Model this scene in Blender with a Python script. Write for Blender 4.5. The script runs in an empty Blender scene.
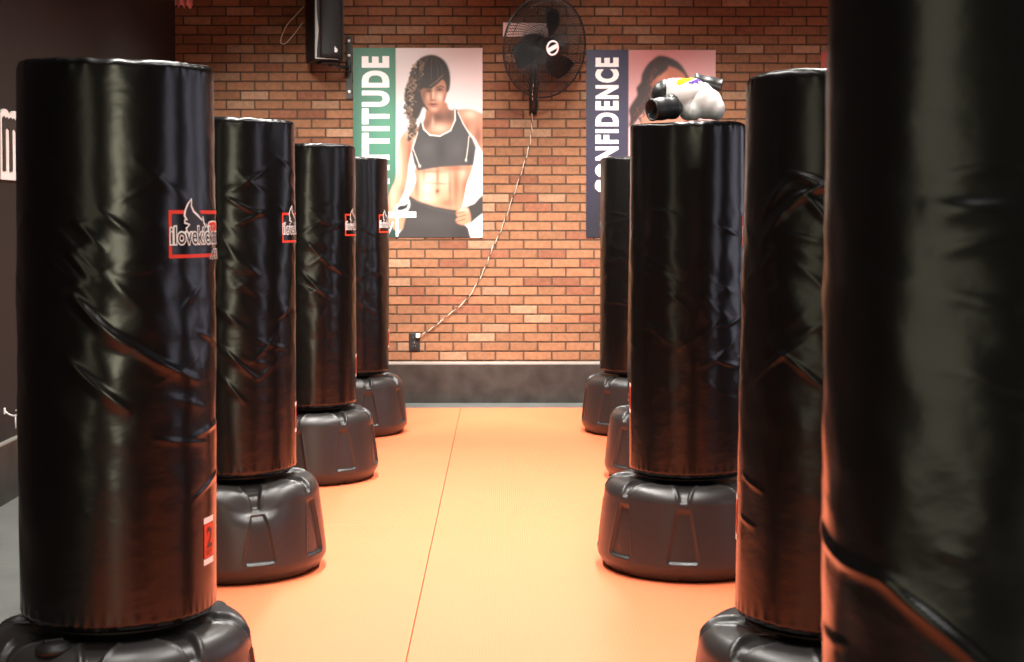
import bpy, bmesh, math, random
import numpy as np
from mathutils import Vector, Matrix, noise, Euler
random.seed(7); PI = math.pi
S = bpy.context.scene; COL = S.collection
R_ = math.radians

# ------------------------------------------------------------------ camera
FPX, CAMZ = 1500.0, 1.34
AXIS = 267                               # image row of the optical axis (rising-front crop)
PITCH = math.atan((AXIS - 217) / FPX); YAW = math.atan(10 / FPX)
cam = bpy.data.cameras.new('camera'); camo = bpy.data.objects.new('camera', cam); COL.objects.link(camo)
camo.location = (0, 0, CAMZ); camo.rotation_euler = (PI / 2 - PITCH, 0, -YAW)
cam.shift_y = -(331 - AXIS) / 1024; cam.sensor_width = 36; cam.lens = FPX / 1024 * 36
cam.dof.use_dof = True; cam.dof.focus_distance = 6.0; cam.dof.aperture_fstop = 8
S.camera = camo
_M = Euler(camo.rotation_euler).to_matrix()
def at(px, py, Y):                       # the point of the room at depth Y behind a pixel
    d = _M @ Vector(((px - 512) / FPX, (AXIS - py) / FPX, -1)); return Vector((0, 0, CAMZ)) + d * (Y / d.y)

# ------------------------------------------------------------------ helpers
def link(o, parent=None):
    COL.objects.link(o)
    if parent: o.parent = parent
    return o
def empty(name, loc, rotz=0):
    o = bpy.data.objects.new(name, None); o.empty_display_size = .1
    o.location = loc; o.rotation_euler = (0, 0, rotz); return link(o)
def tag(o, label=None, cat=None, group=None, kind=None):
    if label: o['label'] = label
    if cat: o['category'] = cat
    if group: o['group'] = group
    if kind: o['kind'] = kind
    return o
def meshobj(name, verts, faces, mats, parent=None, smooth=False, idx=None):
    me = bpy.data.meshes.new(name); me.from_pydata([tuple(v) for v in verts], [], faces); me.update()
    for m in (mats if isinstance(mats, (list, tuple)) else [mats]): me.materials.append(m)
    if idx is not None: me.polygons.foreach_set('material_index', idx)
    if smooth: me.polygons.foreach_set('use_smooth', [True] * len(me.polygons))
    return link(bpy.data.objects.new(name, me), parent)
def bmobj(name, bm, mats, parent=None, smooth=False):
    me = bpy.data.meshes.new(name); bm.normal_update(); bm.to_mesh(me); bm.free()
    for m in (mats if isinstance(mats, (list, tuple)) else [mats]): me.materials.append(m)
    if smooth: me.polygons.foreach_set('use_smooth', [True] * len(me.polygons))
    return link(bpy.data.objects.new(name, me), parent)
def box(bm, c, s, rot=None, bevel=0, mi=0):
    r = bmesh.ops.create_cube(bm, size=1.0); vs = r['verts']
    bmesh.ops.scale(bm, vec=s, verts=vs)
    if bevel:
        es = list({e for v in vs for e in v.link_edges})
        b = bmesh.ops.bevel(bm, geom=es, offset=bevel, segments=2, affect='EDGES', profile=.5)
        vs = list({v for f in b['faces'] for v in f.verts} | {v for v in vs if v.is_valid})
    M = Matrix.Translation(c) @ (rot.to_4x4() if rot else Matrix())
    bmesh.ops.transform(bm, matrix=M, verts=vs)
    for f in {f for v in vs for f in v.link_faces}: f.material_index = mi
    return vs
def tube(bm, pts, rad, seg=8, caps=True, mi=0):
    pts = [Vector(p) for p in pts]; n = len(pts)
    rads = rad if isinstance(rad, (list, tuple)) else [rad] * n
    prev = None; rings = []
    for i, p in enumerate(pts):
        t = (pts[min(i + 1, n - 1)] - pts[max(i - 1, 0)]).normalized()
        if prev is None:
            a = Vector((0, 0, 1)) if abs(t.z) < .9 else Vector((1, 0, 0))
            nrm = t.cross(a).normalized()
        else: nrm = (prev - t * prev.dot(t)).normalized()
        prev = nrm; b = t.cross(nrm)
        rings.append([bm.verts.new(p + (nrm * math.cos(2 * PI * k / seg) + b * math.sin(2 * PI * k / seg)) * rads[i]) for k in range(seg)])
    for i in range(n - 1):
        for k in range(seg):
            f = bm.faces.new((rings[i][k], rings[i][(k + 1) % seg], rings[i + 1][(k + 1) % seg], rings[i + 1][k])); f.material_index = mi; f.smooth = True
    if caps:
        bm.faces.new(rings[0][::-1]).material_index = mi; bm.faces.new(rings[-1]).material_index = mi
def lathe(bm, prof, seg=32, M=None, mi=0, closed=False):
    rings = []
    for r, z in prof:
        rings.append([bm.verts.new((r * math.cos(2 * PI * k / seg), r * math.sin(2 * PI * k / seg), z)) for k in range(seg)])
    n = len(rings)
    for i in range(n if closed else n - 1):
        a, b = rings[i], rings[(i + 1) % n]
        for k in range(seg):
            f = bm.faces.new((a[k], a[(k + 1) % seg], b[(k + 1) % seg], b[k])); f.material_index = mi; f.smooth = True
    if not closed:
        if prof[0][0] > 1e-4: bm.faces.new(rings[0][::-1]).material_index = mi
        if prof[-1][0] > 1e-4: bm.faces.new(rings[-1]).material_index = mi
    vs = [v for r in rings for v in r]
    if M is not None: bmesh.ops.transform(bm, matrix=M, verts=vs)
    return vs
def catmull(pts, n=8):
    P = [Vector(p) for p in pts]; P = [P[0] * 2 - P[1]] + P + [P[-1] * 2 - P[-2]]; out = []
    for i in range(1, len(P) - 2):
        for k in range(n):
            t = k / n; a, b, c, d = P[i - 1:i + 3]
            out.append(.5 * ((2 * b) + (c - a) * t + (2 * a - 5 * b + 4 * c - d) * t * t + (3 * b - a - 3 * c + d) * t ** 3))
    out.append(P[-2]); return out
def text2d(body, off=0.0, res=4, space=1.0):
    cu = bpy.data.curves.new('lettering', 'FONT'); cu.body = body; cu.offset = off; cu.resolution_u = res; cu.space_character = space; cu.fill_mode = 'FRONT'
    o = bpy.data.objects.new('lettering', cu); COL.objects.link(o)
    dg = bpy.context.evaluated_depsgraph_get(); dg.update()
    me = bpy.data.meshes.new_from_object(o.evaluated_get(dg))
    v = np.array([tuple(x.co)[:2] for x in me.vertices]); f = [list(p.vertices) for p in me.polygons]
    bpy.data.objects.remove(o); bpy.data.meshes.remove(me); bpy.data.curves.remove(cu)
    return v, f
def fit(v, x0, x1, y0, y1, ref=None):
    ref = v if ref is None else ref
    lo, hi = ref.min(0), ref.max(0)
    return (v - lo) / (hi - lo) * np.array([x1 - x0, y1 - y0]) + np.array([x0, y0])

# ------------------------------------------------------------------ materials
def mat(name, col, rough=.5, spec=.5, metal=0, bump=None, var=None, coat=0, emit=None):
    m = bpy.data.materials.new(name); m.use_nodes = True; nt = m.node_tree; N = nt.nodes; L = nt.links
    b = N['Principled BSDF']
    b.inputs['Base Color'].default_value = (*col, 1); b.inputs['Roughness'].default_value = rough
    b.inputs['Specular IOR Level'].default_value = spec; b.inputs['Metallic'].default_value = metal
    b.inputs['Coat Weight'].default_value = coat
    tc = N.new('ShaderNodeTexCoord')
    if var:                                  # (scale, amount, detail): mottled tone
        n = N.new('ShaderNodeTexNoise'); n.inputs['Scale'].default_value = var[0]; n.inputs['Detail'].default_value = var[2]
        r = N.new('ShaderNodeValToRGB'); a = var[1]
        r.color_ramp.elements[0].color = (*[c * (1 - a) for c in col], 1); r.color_ramp.elements[1].color = (*[min(1, c * (1 + a)) for c in col], 1)
        r.color_ramp.elements[0].position = .3; r.color_ramp.elements[1].position = .7
        L.new(tc.outputs['Object'], n.inputs['Vector']); L.new(n.outputs['Fac'], r.inputs['Fac']); L.new(r.outputs['Color'], b.inputs['Base Color'])
    if bump:                                 # (scale, strength, distance, stretch)
        mp = N.new('ShaderNodeMapping'); mp.inputs['Scale'].default_value = bump[3] if len(bump) > 3 else (1, 1, 1)
        n = N.new('ShaderNodeTexNoise'); n.inputs['Scale'].default_value = bump[0]; n.inputs['Detail'].default_value = 3
        bp = N.new('ShaderNodeBump'); bp.inputs['Strength'].default_value = bump[1]; bp.inputs['Distance'].default_value = bump[2]
        L.new(tc.outputs['Object'], mp.inputs['Vector']); L.new(mp.outputs['Vector'], n.inputs['Vector'])
        L.new(n.outputs['Fac'], bp.inputs['Height']); L.new(bp.outputs['Normal'], b.inputs['Normal'])
    return m
def attr_mat(name, attr, rough, spec=.4, bump=None, var=None):
    m = mat(name, (.5, .5, .5), rough, spec, bump=bump); nt = m.node_tree; N = nt.nodes; L = nt.links
    a = N.new('ShaderNodeAttribute'); a.attribute_name = attr; out = a.outputs['Color']
    if var:
        tc = N.new('ShaderNodeTexCoord'); n = N.new('ShaderNodeTexNoise'); n.inputs['Scale'].default_value = var[0]; n.inputs['Detail'].default_value = 6
        mr = N.new('ShaderNodeMapRange'); mr.inputs['From Min'].default_value = .3; mr.inputs['From Max'].default_value = .7
        mr.inputs['To Min'].default_value = 1 - var[1]; mr.inputs['To Max'].default_value = 1 + var[1]
        vm = N.new('ShaderNodeVectorMath'); vm.operation = 'SCALE'
        L.new(tc.outputs['Object'], n.inputs['Vector']); L.new(n.outputs['Fac'], mr.inputs['Value'])
        L.new(out, vm.inputs[0]); L.new(mr.outputs['Result'], vm.inputs['Scale']); out = vm.outputs['Vector']
    L.new(out, N['Principled BSDF'].inputs['Base Color']); return m
def srgb(*c): return tuple((x / 255 / 12.92) if x / 255 <= .04045 else ((x / 255 + .055) / 1.055) ** 2.4 for x in c)

VINYL = mat('black_vinyl', (.0022, .0021, .0020), .25, .5, bump=(11, .20, .008, (1, 1, 1.7)))
BASEP = mat('black_moulded_plastic', (.024, .021, .020), .36, .5, bump=(420, .12, .001))
NECK = mat('black_neck_plastic', (.008, .008, .008), .5, .3)
RIM = mat('black_piping', (.016, .015, .015), .25, .6)
RED = mat('red_print', (.62, .035, .012), .45)
WHITE = mat('white_print', (.80, .78, .76), .45)
INK = mat('black_print', (.012, .011, .012), .4)
BRICK = attr_mat('brick_face', 'tone', .85, .25, bump=(60, .35, .006), var=(38, .16))
MORTAR = mat('mortar', (.060, .040, .028), .95, .1, bump=(150, .4, .004), var=(20, .2, 4))
BLACKWALL = mat('black_wall_paint', (.015, .013, .012), .6, .3, bump=(90, .1, .002))
BASEB = mat('dark_scuffed_board', (.022, .019, .016), .42, .4, bump=(30, .15, .003, (.3, 1, 1)), var=(9, .5, 7))
STRIP = mat('grey_edge_strip', (.23, .22, .20), .4)
GREYMAT = mat('grey_rubber_mat', (.105, .108, .10), .6, .3, bump=(300, .2, .001), var=(6, .12, 4))
CEIL = mat('dark_ceiling_paint', (.03, .026, .025), .9)
DARKROOM = mat('dark_room_paint', (.03, .027, .024), .8)
BLACKP = mat('black_plastic', (.007, .0065, .0065), .5, .4)
BLACKM = mat('black_metal', (.006, .006, .006), .45, .4)
GREYM = mat('grey_metal', (.22, .22, .20), .4, metal=.6)
STEEL = mat('bright_screw', (.8, .8, .78), .25, metal=.8)
GRILLE = mat('speaker_grille', (.02, .019, .018), .55, bump=(500, .5, .002))
LEATHERW = mat('white_leather', (.78, .76, .73), .42, bump=(30, .15, .004))
LEATHERB = mat('black_leather', (.014, .015, .015), .35, bump=(40, .25, .004))
LINING = mat('dark_lining', (.05, .05, .05), .8)
YELLOW = mat('yellow_print', (.52, .30, .004), .8, .1); PURPLE = mat('purple_print', (.09, .04, .20), .8, .1)
CORD = mat('pale_cord', (.50, .44, .36), .5); PINK = mat('pink_cloth', (.85, .42, .40), .8, bump=(60, .2, .003))
CARD = mat('pale_card', (.90, .72, .70), .7); CARDE = mat('board_edge', (.6, .55, .5), .8)
POSTER = attr_mat('poster_print', 'ink', .38, .35)
REDCARD = mat('red_poster_card', (.70, .14, .08), .45)

# floor mat: tatami-grained orange foam
def floor_mat():
    m = mat('orange_foam_mat', (.80, .24, .05), .50, .45); nt = m.node_tree; N = nt.nodes; L = nt.links; b = N['Principled BSDF']
    tc = N.new('ShaderNodeTexCoord'); n = N.new('ShaderNodeTexNoise'); n.inputs['Scale'].default_value = 2.2; n.inputs['Detail'].default_value = 5
    r = N.new('ShaderNodeValToRGB'); r.color_ramp.elements[0].color = (.82, .172, .070, 1); r.color_ramp.elements[1].color = (.88, .190, .080, 1)
    L.new(tc.outputs['Object'], n.inputs['Vector']); L.new(n.outputs['Fac'], r.inputs['Fac']); L.new(r.outputs['Color'], b.inputs['Base Color'])
    w = N.new('ShaderNodeTexWave'); w.bands_direction = 'X'; w.inputs['Scale'].default_value = 32; w.inputs['Distortion'].default_value = .4
    w2 = N.new('ShaderNodeTexWave'); w2.bands_direction = 'Y'; w2.inputs['Scale'].default_value = 90
    ad = N.new('ShaderNodeMath'); ad.operation = 'ADD'
    L.new(tc.outputs['Object'], w.inputs['Vector']); L.new(tc.outputs['Object'], w2.inputs['Vector']); L.new(w.outputs['Fac'], ad.inputs[0]); L.new(w2.outputs['Fac'], ad.inputs[1])
    bp = N.new('ShaderNodeBump'); bp.inputs['Strength'].default_value = .22; bp.inputs['Distance'].default_value = .0015
    L.new(ad.outputs[0], bp.inputs['Height']); L.new(bp.outputs['Normal'], b.inputs['Normal']); return m
ORANGE = floor_mat()

# ------------------------------------------------------------------ room shell
WY, LX, RX, BY, CZ = 10.8, -2.34, 4.3, -4.5, 3.9
def struct(o): o['kind'] = 'structure'; return o
# slab + grey border mats + orange mats (one continuous sprung floor with open seams)
bm = bmesh.new(); box(bm, ((LX + RX) / 2, (WY + BY) / 2, -.07), (RX - LX + .4, WY - BY + .4, .08)); struct(bmobj('floor_slab', bm, DARKROOM))
MX0, MX1, MY1 = -1.5, 2.71, 10.5
bm = bmesh.new()
for x0, x1, y0, y1 in ((LX, MX0, BY, WY), (MX1, RX, BY, WY), (MX0, MX1, MY1, WY), (MX0, MX1, BY, 1.0)):
    box(bm, ((x0 + x1) / 2, (y0 + y1) / 2, -.015), (x1 - x0 - .002, y1 - y0 - .002, .03))
struct(bmobj('floor_border', bm, GREYMAT))
bm = bmesh.new()
xs = [MX0, -.29, 1.71, MX1]; ys = [1.0, 2.5, 4.5, 6.5, 8.5, 10.5]
for i in range(len(xs) - 1):
    for j in range(len(ys) - 1):
        x0, x1, y0, y1 = xs[i] + .0012, xs[i + 1] - .0012, ys[j] + .0004, ys[j + 1] - .0004
        box(bm, ((x0 + x1) / 2, (y0 + y1) / 2, -.015), (x1 - x0, y1 - y0, .03), bevel=.0018)
struct(bmobj('floor', bm, ORANGE))
def slab(name, c, s, m):
    bm = bmesh.new(); box(bm, c, s); return struct(bmobj(name, bm, m))

slab('ceiling', ((LX + RX) / 2, (WY + BY) / 2, CZ + .05), (RX - LX + .4, WY - BY + .4, .1), CEIL)
# right wall and front wall (behind the camera) carry the daylight windows
def window_wall(name, axis, pos, a0, a1, openings, z0, z1, m):
    bm = bmesh.new(); t = .2
    def bx(u0, u1, w0, w1):
        if u1 - u0 < 1e-3: return
        if axis == 'X': box(bm, (pos, (u0 + u1) / 2, (w0 + w1) / 2), (t, u1 - u0, w1 - w0))
        else: box(bm, ((u0 + u1) / 2, pos, (w0 + w1) / 2), (u1 - u0, t, w1 - w0))
    bx(a0, a1, 0, z0); bx(a0, a1, z1, CZ); u = a0
    for o0, o1 in openings: bx(u, o0, z0, z1); u = o1
    bx(u, a1, z0, z1); return struct(bmobj(name, bm, m))
SIDE_OPEN = [(1.8, 3.4), (5.4, 6.6), (7.6, 8.8)]
FRONT_OPEN = [(.3, 1.9)]
window_wall('wall_right', 'X', RX + .1, BY, WY, SIDE_OPEN, .5, 2.7, DARKROOM)
window_wall('wall_left', 'X', LX - .1, BY, WY, [(-.9, .9)], .3, 2.6, BLACKWALL)
window_wall('wall_front', 'Y', BY - .1, LX, RX, FRONT_OPEN, .1, 2.6, DARKROOM)
# brick wall
slab('wall_back_mortar', ((LX + RX) / 2, WY + .106, CZ / 2), (RX - LX + .4, .2, CZ), MORTAR)
def brick_wall():
    rnd = random.Random(5); V = []; F = []; T = []
    L, H, g, z0, xj = .2030, .0669, .0095, .3035, at(411, 355, WY).x
    rows = int((CZ - z0) / H) + 1
    for r in range(-1, rows):
        off = xj + (0 if r % 2 == 0 else L / 2)
        k0 = int((LX - off) / L) - 1; k1 = int((RX - off) / L) + 1
        for k in range(k0, k1 + 1):
            x0, x1 = max(LX, off + k * L + g / 2), min(RX, off + (k + 1) * L - g / 2)
            if x1 - x0 < .02: continue
            a, b = z0 + r * H + g / 2, z0 + (r + 1) * H - g / 2
            if b > CZ: b = CZ
            if b - a < .01: continue
            d = rnd.uniform(-.0015, .0015) if a > 1.0 else rnd.uniform(-.0030, .0015); yb, yf, c = WY + .006, WY + d, .003
            j = [rnd.uniform(-.0012, .0012) for _ in range(4)]
            n = len(V)
            V += [(x0, yb, a), (x1, yb, a), (x1, yb, b), (x0, yb, b),
                  (x0 + c, yf, a + c + j[0]), (x1 - c, yf, a + c + j[1]), (x1 - c, yf, b - c + j[2]), (x0 + c, yf, b - c + j[3])]
            F += [(n + 4, n + 5, n + 6, n + 7), (n, n + 1, n + 5, n + 4), (n + 1, n + 2, n + 6, n + 5), (n + 2, n + 3, n + 7, n + 6), (n + 3, n, n + 4, n + 7)]
            q = rnd.random(); s = rnd.uniform(.84, 1.12)
            base = (.182, .082, .041) if q < .80 else ((.22, .122, .072) if q < .90 else (.152, .058, .031))
            T += [tuple(x * s for x in base)] * 5
    o = meshobj('wall_back', V, F, BRICK); at_ = o.data.attributes.new('tone', 'FLOAT_COLOR', 'FACE')
    at_.data.foreach_set('color', np.array([(*t, 1) for t in T], dtype=np.float32).ravel()); return struct(o)
brick_wall()
# baseboards with pale top strip
def board(name, c, s, cs, ss):
    bm = bmesh.new(); box(bm, c, s, bevel=.003); o = struct(bmobj(name, bm, BASEB))
    bm = bmesh.new(); box(bm, cs, ss, bevel=.002); bmobj('top_strip', bm, STRIP, o)
bh = .278
board('baseboard_back', ((LX + RX) / 2, WY - .011, bh / 2), (RX - LX, .02, bh), ((LX + RX) / 2, WY - .0125, bh + .009), (RX - LX, .023, .018))
board('baseboard_left', (LX + .011, (WY + BY) / 2 - .02, bh / 2), (.02, WY - BY - .05, bh), (LX + .0125, (WY + BY) / 2 - .02, bh + .006), (.023, WY - BY - .05, .012))

# ------------------------------------------------------------------ punching bags
BR, BZ0, BZ1 = .232, .376, 1.708
class Cover:
    """radius of the wrinkled vinyl cover at (angle from -Y towards +X, height)"""
    def __init__(s, seed, n=30, zc=1.12, zs=.24, amp=1.0, horiz=0.0, base_amp=1.0):
        r = random.Random(seed); s.cr = []; s.seed = seed; s.base_amp = base_amp
        s.ph = [r.uniform(0, 6.28) for _ in range(12)]
        for _ in range(int(n * 4)):
            th = r.uniform(-PI, PI); z = r.gauss(zc, zs)
            if not .46 < z < 1.6: continue
            sl = r.choice((-1, -1, -1, -1, 1)) * r.uniform(.3, .9) * (1 - horiz)
            ln = r.uniform(.04, .15)
            s.cr.append((th, z, ln, sl, r.uniform(.005, .013), amp * r.uniform(.0008, .0026)))
    def add(s, th0, z0, th1, z1, w, h):
        u = (th1 - th0) * BR; v = z1 - z0
        s.cr.append(((th0 + th1) / 2, (z0 + z1) / 2, math.hypot(u, v) / 2, ('v', u, v), w, h)); return s
    def radius(s, th, z):
        th = np.asarray(th, float); z = np.asarray(z, float)
        p = s.ph; t = (z - BZ0) / (BZ1 - BZ0)
        env = np.exp(-((z - 1.05) / .36) ** 2)
        d = .0016 * np.sin(3 * th + p[0] + 2 * z) + .0013 * np.sin(5 * th + p[1] - 3.1 * z) + .0010 * np.sin(8 * th + p[2] + 5 * z * np.sin(p[3]))
        d = d + env * s.base_amp * (.0010 * np.sin(21 * z + 3 * th + p[4]) * np.sin(4 * th + p[5]) + .0008 * np.sin(37 * z - 6 * th + p[6]) * np.sin(7 * th + p[7] + 6 * z)
                      + .0006 * np.sin(60 * z + 9 * th + p[8]) * np.sin(9 * th - 11 * z + p[9]))
        for c0, z0, ln, sl, w, h in s.cr:
            if isinstance(sl, tuple): du, dv = sl[1], sl[2]; q = math.hypot(du, dv); du /= q; dv /= q
            else: q = math.hypot(1, sl); du, dv = 1 / q, sl / q
            a = (th - c0 + PI) % (2 * PI) - PI
            u = a * BR; v = z - z0
            al = u * du + v * dv; ac = -u * dv + v * du
            if dv * 0 + du < 0: ac = -ac
            ac = ac + .012 * np.sin(al * 14 + c0 * 3)
            tp = np.clip(1 - (np.abs(al) / ln) ** 2, 0, 1)
            d = d + tp * h * np.where(ac > 0, np.exp(-(ac / (.8 * w)) ** 2), np.exp(-(ac / (1.5 * w)) ** 2))
        # gathered hems at both ends and a little bulge of the filling
        d = d + .0013 * np.exp(-((z - BZ0) / .035) ** 2) * np.sin(46 * th + 3 * np.sin(5 * th + p[10]))
        d = d + .0010 * np.exp(-((BZ1 - z) / .03) ** 2) * np.sin(31 * th + 3 * np.sin(4 * th + p[11]))
        d = d + .002 * np.sin(PI * np.clip(t, 0, 1))
        return BR - .003 + d
def build_cover(cov, root, nth=200, nz=230):
    rc = .022
    th = np.linspace(-PI, PI, nth, endpoint=False)
    rows = []                                   # (height, inset)
    for a in np.linspace(0, PI / 2, 6)[:-1]: rows.append((BZ0 + rc * (1 - math.sin(a)) * .7, rc * (1 - math.cos(PI / 2 - a)) if 0 else rc * (1 - math.sin(a)) ** 2, 0))
    prof = [(BZ0, .16), (BZ0, .05), (BZ0 + .0005, .022), (BZ0 + .004, .010), (BZ0 + .010, .004)]
    prof = prof + [(z, 0) for z in np.linspace(BZ0 + .02, BZ1 - .020, nz)]
    prof += [(BZ1 - .013, .0012), (BZ1 - .008, .004), (BZ1 - .0045, .0085), (BZ1 - .003, .0125), (BZ1 - .004, .016), (BZ1 - .0045, .022), (BZ1 - .002, .05), (BZ1 + .003, .10), (BZ1 + .006, .16), (BZ1 + .007, .205)]
    V = []
    for z, ins in prof:
        zz = min(max(z, BZ0), BZ1); r = cov.radius(th, np.full(nth, zz)) - ins
        dz = .0010 * np.sin(13 * th + cov.ph[0] + 3 * np.sin(3 * th)) * (1 if (z > BZ1 - .012) else 0) * min(1, r.mean() / .2) + (.0035 * np.sin(2 * th + cov.ph[5]) if z > BZ1 - .012 else 0)
        V.append(np.stack([r * np.sin(th), -r * np.cos(th), z + dz], 1))
    n = len(V); V = np.concatenate(V); F = []
    for i in range(n - 1):
        for k in range(nth):
            k2 = (k + 1) % nth; F.append((i * nth + k, i * nth + k2, (i + 1) * nth + k2, (i + 1) * nth + k))
    F.append(tuple(range(nth))[::-1]); F.append(tuple((n - 1) * nth + k for k in range(nth)))
    return meshobj('cover', V, F, VINYL, root, smooth=True)

# base: hollow moulded tub, eight tapered recesses and eight shoulder grooves
def base_mesh(dent=None):
    P = [(0, .002), (.20, .002), (.29, .002), (.306, .004), (.316, .012), (.329, .030), (.3385, .046), (.3415, .053), (.3428, .058), (.343, .065)]
    n_side = 46
    for i in range(1, n_side + 1):
        t = i / n_side; P.append((.343 - .026 * t ** 1.15, .065 + .222 * t))
    cx, cz, rr = .317 - .062, .287, .062
    for i in range(1, 17):
        a = PI / 2 * i / 16; P.append((cx + rr * math.cos(a), cz + .066 * math.sin(a)))
    for r, z in ((.247, .3535), (.238, .354), (.229, .354), (.218, .353), (.20, .350), (.17, .347), (.12, .346)): P.append((r, z))
    nth = 8 * 60; th = np.linspace(-PI, PI, nth, endpoint=False)
    loc = (th / (PI / 4)); loc = (loc - np.round(loc)) * PI / 4            # angle from nearest recess centre
    ss = lambda e0, e1, x: (lambda t: t * t * (3 - 2 * t))(np.clip((x - e0) / (e1 - e0), 0, 1))
    V = []
    for i, (r, z) in enumerate(P):
        rad = np.full(nth, r); zz = np.full(nth, z); u = loc * r
        if .06 < z < .30 and r > .3:                                  # side recess
            t = (z - .078) / (.272 - .078); hw = .060 - .034 * np.clip(t, -.2, 1.2)
            rb = .016; low = z - .078
            if 0 < low < rb: hw = hw - (rb - math.sqrt(max(0, rb * rb - (rb - low) ** 2)))
            m = (1 - ss(hw - .004, hw + .003, np.abs(u))) * float(ss(-.001, .005, np.float64(low))) * float(1 - ss(.262, .282, np.float64(z)))
            rad = rad - .0105 * m
            lip = np.exp(-((np.abs(u) - hw - .004) / .005) ** 2) * (1 if 0 <= low and z < .27 else 0) * .0022
            rad = rad + lip
            if -.012 < low <= .001: rad = rad + .0035 * np.exp(-((low + .004) / .004) ** 2) * (1 - ss(.042, .056, np.abs(u)))
        if z >= .287 and r > .2:                                      # shoulder groove, widening inwards with a raised lip each side
            t = np.clip((.330 - r) / .09, 0, 1); hw = .011 + .030 * t
            act = float(ss(.300, .318, np.float64(z)))
            g = (1 - ss(hw * .65, hw, np.abs(u))) * act
            l = np.exp(-((np.abs(u) - hw - .004) / .0055) ** 2) * act
            nr = max(0, (r - cx) / rr) if r > cx else 0; nz = math.sqrt(max(0, 1 - nr * nr))
            rad = rad - (.013 * g - .004 * l) * nr; zz = zz - (.013 * g - .004 * l) * nz
        if z < .03 and r > .3:                                        # small notches in the foot
            rad = rad - .006 * (1 - ss(.010, .016, np.abs(u))) * (1 if z < .02 else 0)
        if dent:                                                      # pushed-in shoulder
            a = (th - dent + PI) % (2 * PI) - PI
            k = np.exp(-(a / .30) ** 2) * math.exp(-((z - .315) / .060) ** 2) * max(0, min(1, (r - .19) / .06))
            rad = rad - .034 * k; zz = zz - .040 * k
        V.append(np.stack([rad * np.sin(th), -rad * np.cos(th), zz], 1))
    n = len(V); V = np.concatenate(V); F = []
    for i in range(n - 1):
        for k in range(nth):
            k2 = (k + 1) % nth; F.append((i * nth + k, i * nth + k2, (i + 1) * nth + k2, (i + 1) * nth + k))
    F.append(tuple((n - 1) * nth + k for k in range(nth)))
    me = bpy.data.meshes.new('base'); me.from_pydata([tuple(v) for v in V], [], F); me.materials.append(BASEP)
    me.polygons.foreach_set('use_smooth', [True] * len(me.polygons)); me.update(); return me
BASE_ME = base_mesh()

# printed artwork that wraps the cover ---------------------------------
def strip_poly(pts, w, closed=False):
    """ribbon of quads along a polyline in the plane"""
    pts = [Vector((*p, 0)) for p in pts]; n = len(pts); V = []; F = []
    for i in range(n):
        a = pts[(i - 1) % n] if (closed or i > 0) else pts[i]; b = pts[(i + 1) % n] if (closed or i < n - 1) else pts[i]
        t = (b - a).normalized(); nn = Vector((-t.y, t.x, 0)); V += [tuple((pts[i] + nn * w / 2))[:2], tuple((pts[i] - nn * w / 2))[:2]]
    for i in range(n if closed else n - 1):
        j = (i + 1) % n; F.append([2 * i, 2 * i + 1, 2 * j + 1, 2 * j])
    return np.array(V), F
def rect(x0, x1, y0, y1): return np.array([(x0, y0), (x1, y0), (x1, y1), (x0, y1)]), [[0, 1, 2, 3]]
TXT_W = text2d('ilovekickboxing', .065); TXT_K = text2d('ilovekickboxing', .004)
COM_W = text2d('.com', .045); COM_K = text2d('.com', .0); TWO = text2d('2', .03)
def logo_layers():
    Ls = []
    fr = .0085
    for a in (rect(0, fr, -.056, .056), rect(.262, .262 + fr, -.056, .056), rect(fr, .262, .056 - fr, .056), rect(fr, .262, -.056, -.056 + fr)): Ls.append((*a, 0, .0010))
    flame = [(.070, .083), (.057, .071), (.048, .056), (.045, .043), (.053, .033), (.046, .034), (.045, .027), (.062, .022), (.050, .014), (.054, .004), (.068, -.004),
             (.108, -.004), (.140, .004), (.143, .013), (.133, .023), (.131, .014), (.120, .030), (.116, .042), (.113, .033), (.096, .043), (.078, .053), (.069, .066)]
    fv = np.array(flame); Ls.append((fv, [list(range(len(flame)))], 2, .0013))
    Ls.append((*strip_poly(flame, .0052, True), 1, .0016))
    # small red glove-like blob beside the flame, outlined in white
    c = [(.118 + .060 + .040 * math.cos(a) * (1 + .12 * math.cos(3 * a)), .012 + .021 * math.sin(a) * (1 + .15 * math.cos(2 * a))) for a in np.linspace(0, 2 * PI, 22)[:-1]]
    Ls.append((np.array(c), [list(range(len(c)))], 0, .0014)); Ls.append((*strip_poly(c, .003, True), 1, .0017))
    ref = TXT_K[0]
    Ls.append((fit(TXT_W[0], .004, .292, -.036, .017, ref), TXT_W[1], 1, .0020)); Ls.append((fit(TXT_K[0], .004, .292, -.036, .017, ref), TXT_K[1], 2, .0026))
    ref = COM_K[0]
    Ls.append((fit(COM_W[0], .150, .235, -.060, -.038, ref), COM_W[1], 1, .0020)); Ls.append((fit(COM_K[0], .150, .235, -.060, -.038, ref), COM_K[1], 2, .0026))
    return Ls
def label_layers():
    Ls = [(*rect(-.030, .030, -.050, .050), 0, .0012), (*rect(-.033, .033, .052, .070), 1, .0012), (*rect(-.033, .033, -.070, -.052), 1, .0012)]
    Ls.append((fit(TWO[0], -.018, .020, -.022, .040), TWO[1], 2, .0018))
    for k in range(3): Ls.append((*rect(-.022, .022 - .008 * k, -.030 - .006 * k, -.0275 - .006 * k), 2, .0018))
    return Ls
LOGO, LABEL = logo_layers(), [(v * np.array([.85, .82]), f, m_, o_) for v, f, m_, o_ in label_layers()]
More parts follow.
